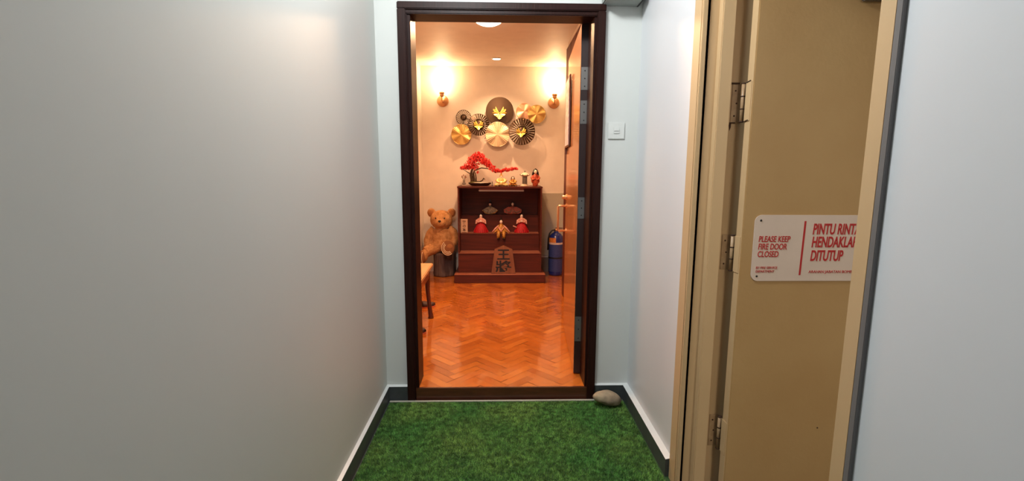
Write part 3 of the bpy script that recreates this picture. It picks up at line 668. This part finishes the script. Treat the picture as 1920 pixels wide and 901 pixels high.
# ---------------------------------------------------------------- teddy bear on a stump
st = MB(); n = 28
prof = [(.128, 0), (.134, .02), (.126, .12), (.130, .24), (.134, .268), (.126, .276), (.001, .278)]
st.lathe(prof, M_stump, 36)
for v in st.bm.verts:
    a = math.atan2(v.co.y, v.co.x); k = 1+.05*math.sin(3*a+1)+.025*math.sin(7*a); v.co.x *= k; v.co.y *= k*.92
st.build('stump_stool', loc=(-.645, 5.545, F), label='dark weathered round wooden stump the teddy bear sits on', cat='stool')
tb = empty('teddy_bear', (-.668, 5.55, F+.292), 'big brown teddy bear sitting on a dark stump against the back wall', 'teddy bear'); tb.scale = (1, 1, 1.13)
b = MB()
P = [((0, 0, .115), (.112, .10, .135)), ((0, -.01, .07), (.118, .115, .085)), ((0, -.01, .205), (.082, .075, .06)),
     ((.0, -.02, .322), (.130, .110, .098)), ((-.005, -.110, .298), (.064, .046, .044)), ((0, -.03, .30), (.105, .09, .08))]
for p, r in P: b.ell(p, r, M_bear, 24)
for s in (-1, 1):
    b.ell((s*.116, 0, .392), (.050, .024, .047), M_bear, 18)
b.tube([(-.085, .0, .225), (-.135, -.01, .17), (-.158, -.03, .105), (-.150, -.06, .068)], [.045, .05, .05, .046], M_bear, 16); b.ell((-.15, -.07, .062), (.05, .05, .042), M_bear, 16)
b.tube([(.085, 0, .225), (.135, -.01, .19), (.16, -.03, .135), (.15, -.06, .10)], [.045, .05, .048, .042], M_bear, 16); b.ell((.148, -.06, .095), (.044, .046, .04), M_bear, 16)
b.tube([(-.06, -.05, .04), (-.12, -.13, .03), (-.17, -.18, .005)], [.065, .062, .055], M_bear, 16)
b.tube([(.05, -.05, .05), (.075, -.13, .058), (.09, -.19, .062)], [.066, .064, .062], M_bear, 16)
b.ell((-.185, -.20, -.03), (.05, .055, .07), M_bear, 16, (0, .3, 0)); b.ell((.09, -.205, .060), (.080, .05, .076), M_bear, 18)
bear = b.build('body', tb)
rm = bear.modifiers.new('remesh', 'REMESH'); rm.mode = 'VOXEL'; rm.voxel_size = .0055; rm.use_smooth_shade = True
smt = bear.modifiers.new('smooth', 'SMOOTH'); smt.factor = .8; smt.iterations = 6
tx = bpy.data.textures.new('fur', 'CLOUDS'); tx.noise_scale = .012
dm = bear.modifiers.new('fur', 'DISPLACE'); dm.texture = tx; dm.strength = .006; dm.texture_coords = 'LOCAL'
for s in (-1, 1):
    b = MB(); b.ell((s*.118, -.021, .390), (.034, .010, .031), M_bearD, 16); b.build('inner_ear', tb, label='darker inner ear')
    b = MB(); b.ell((s*.050-.003, -.122, .346), (.008, .006, .008), M_dark, 12); b.build('eye', tb)
b = MB(); b.ell((-.005, -.152, .318), (.017, .010, .012), M_dark, 14); b.tube([(-.005, -.154, .308), (-.005, -.152, .292)], .0025, M_dark, 6); b.tube([(-.028, -.146, .284), (-.005, -.151, .290), (.018, -.146, .284)], .0025, M_dark, 6); b.build('nose', tb)
# striped foot pads
R = T((.094, -.251, .062), (PI/2-.1, 0, .12)); b = MB()
b.lathe([(.074, -.004), (.074, .006), (.06, .013), (.001, .016)], M_bearP, 28, R)
for r_ in (.070, .054, .040): b.tube([(R @ Vector((r_*math.cos(a), r_*math.sin(a)-.0*r_, .0075+(.074-r_)*.16+.001))) for a in [2.2+i*.2 for i in range(17)]], .0034, M_bearS, 8)
b.ell((0, 0, 0), (.032, .022, .005), M_bearD, 16, M=R @ T((.022, .018, .014))); b.build('foot_pad', tb, label='brown foot pad with cream rings')
R = T((-.205, -.215, -.04), (PI/2, 0, -.5), (1, 1, 1)); b = MB()
b.lathe([(.05, -.01), (.056, .02), (.045, .035), (.001, .04)], M_bearP, 24, R @ T(sc=(1, 1.35, 1)))
for k in range(4): b.tube([R @ Vector((-.036+.022*k, -.06+.12*i/10, .044*math.sqrt(max(0, 1-((-.036+.022*k)/.06)**2))*math.sqrt(max(.01, 1-((-.06+.12*i/10)/.075)**2))+.002)) for i in range(11)], .0032, M_bearS, 8)
b.build('foot_pad', tb, label='brown foot pad with vertical cream stripes')

# ---------------------------------------------------------------- bench and slippers
bn = empty('bench', (-.73, 3.45, F), 'low bench with pale wooden top and dark curved legs along the left wall', 'bench')
b = MB(); b.box(-.172, .174, -.62, .528, .418, .45, M_benchtop, .006); b.build('seat', bn)
b = MB()
for x in (-.14, .13): b.box(x, x+.025, -.55, .46, .345, .418, M_leaf, .003)
for y in (-.55, .44): b.box(-.14, .155, y, y+.025, .345, .418, M_leaf, .003)
b.build('apron', bn)
for sx in (-1, 1):
    for y in (-.54, .44):
        b = MB(); x = .125*sx if sx < 0 else .135
        b.tube([(x, y, .42), (x+.0*sx, y, .34), (x+.002, y, .24), (x+.012*sx, y, .12), (x+.024*sx, y, .02), (x+.024*sx, y, .001)], [.024, .024, .018, .016, .02, .024], M_benchleg, 12); b.build('leg', bn)
def slipper(loc, rot, lab, mu, L_=.25):
    r = empty('slipper', loc, lab, 'slipper', rot=(0, 0, rot), group='slippers by the bench')
    pts = []
    for i in range(28):
        a = 2*PI*i/28; wv = .045*(1-.16*math.cos(a)*-1) if math.cos(a) > 0 else .040; pts.append((math.cos(a)*L_/2, math.sin(a)*wv))
    b = MB(); b.prism(pts, 0, .012, M_sliprim); b.build('sole', r)
    b = MB(); vs = []; m_, n_ = 8, 12
    for i in range(m_+1):
        t = i/m_; x = .005+t*(L_/2-.008); hw = .043*math.sqrt(max(.02, 1-(max(0, x-.03)/(L_/2-.03))**2)); hz = .045-.022*t
        for j in range(n_+1): a = PI*j/n_; vs.append((x, hw*math.cos(a), .012+hz*math.sin(a)))
    b.geo(vs, [(i*(n_+1)+j, i*(n_+1)+j+1, (i+1)*(n_+1)+j+1, (i+1)*(n_+1)+j) for i in range(m_) for j in range(n_)], mu, True); u = b.build('upper', r)
    sm_ = u.modifiers.new('thick', 'SOLIDIFY'); sm_.thickness = .004
    b = MB(); b.prism([(p[0]*.94, p[1]*.88) for p in pts], .012, .0145, M_slip); b.build('insole', r)
slipper((-.70, 4.21, F), .25, 'dark slipper with orange sole lying beyond the bench leg', M_slip)
slipper((-.665, 3.56, F), -.5, 'dark slipper with pale orange rim half under the bench, nearest the doorway', M_slip)

# ---------------------------------------------------------------- fire extinguisher
fe = empty('fire_extinguisher', (.668, 5.555, F), 'blue fire extinguisher standing on the floor behind the open door', 'fire extinguisher')
b = MB(); b.lathe([(.072, 0), (.082, .01), (.085, .03), (.085, .43), (.078, .465), (.055, .492), (.028, .505), (.026, .52)], M_blue, 36); tank = b.build('tank', fe)
b = MB(); b.lathe([(.0862, .22), (.0862, .395)], M_bluel, 36, capped=False); b.lathe([(.0862, .05), (.0862, .205)], M_bluel, 36, capped=False); b.build('label_band', tank)
b = MB(); b.lathe([(.0872, .395), (.0872, .47-.02)], M_orangel, 20, capped=False, a0=-2.9, a1=-1.7); b.build('warning_label', tank, label='orange label on the shoulder of the tank')
b = MB(); b.lathe([(.0868, .372), (.0868, .394)], M_silverl, 36, capped=False); b.build('silver_band', tank)
b = MB(); b.lathe([(.088, .203), (.089, .212), (.088, .222)], M_rubber, 36, capped=False); b.build('strap', tank)
b = MB(); b.lathe([(.018, .515), (.018, .545), (.012, .55)], M_brass, 16); b.build('valve', fe)
b = MB(); b.box(-.012, .075, -.008, .008, .552, .562, M_benchleg, .002); b.box(-.006, .07, -.008, .008, .535, .543, M_benchleg, .002); b.build('lever', fe)
b = MB(); b.tube([(-.015, -.01, .535), (-.05, -.03, .535), (-.08, -.04, .50), (-.094, -.03, .44), (-.096, -.01, .30)], .009, M_rubber, 10); b.build('hose', fe)

# hair and hats sit on the head they belong to
for o in list(C.objects):
    if o.parent and o.name.split('.')[0] in ('hair', 'hat'):
        hd = [c for c in C.objects if c.parent == o.parent and c.name.split('.')[0] == 'head']
        if hd: o.parent = hd[0]
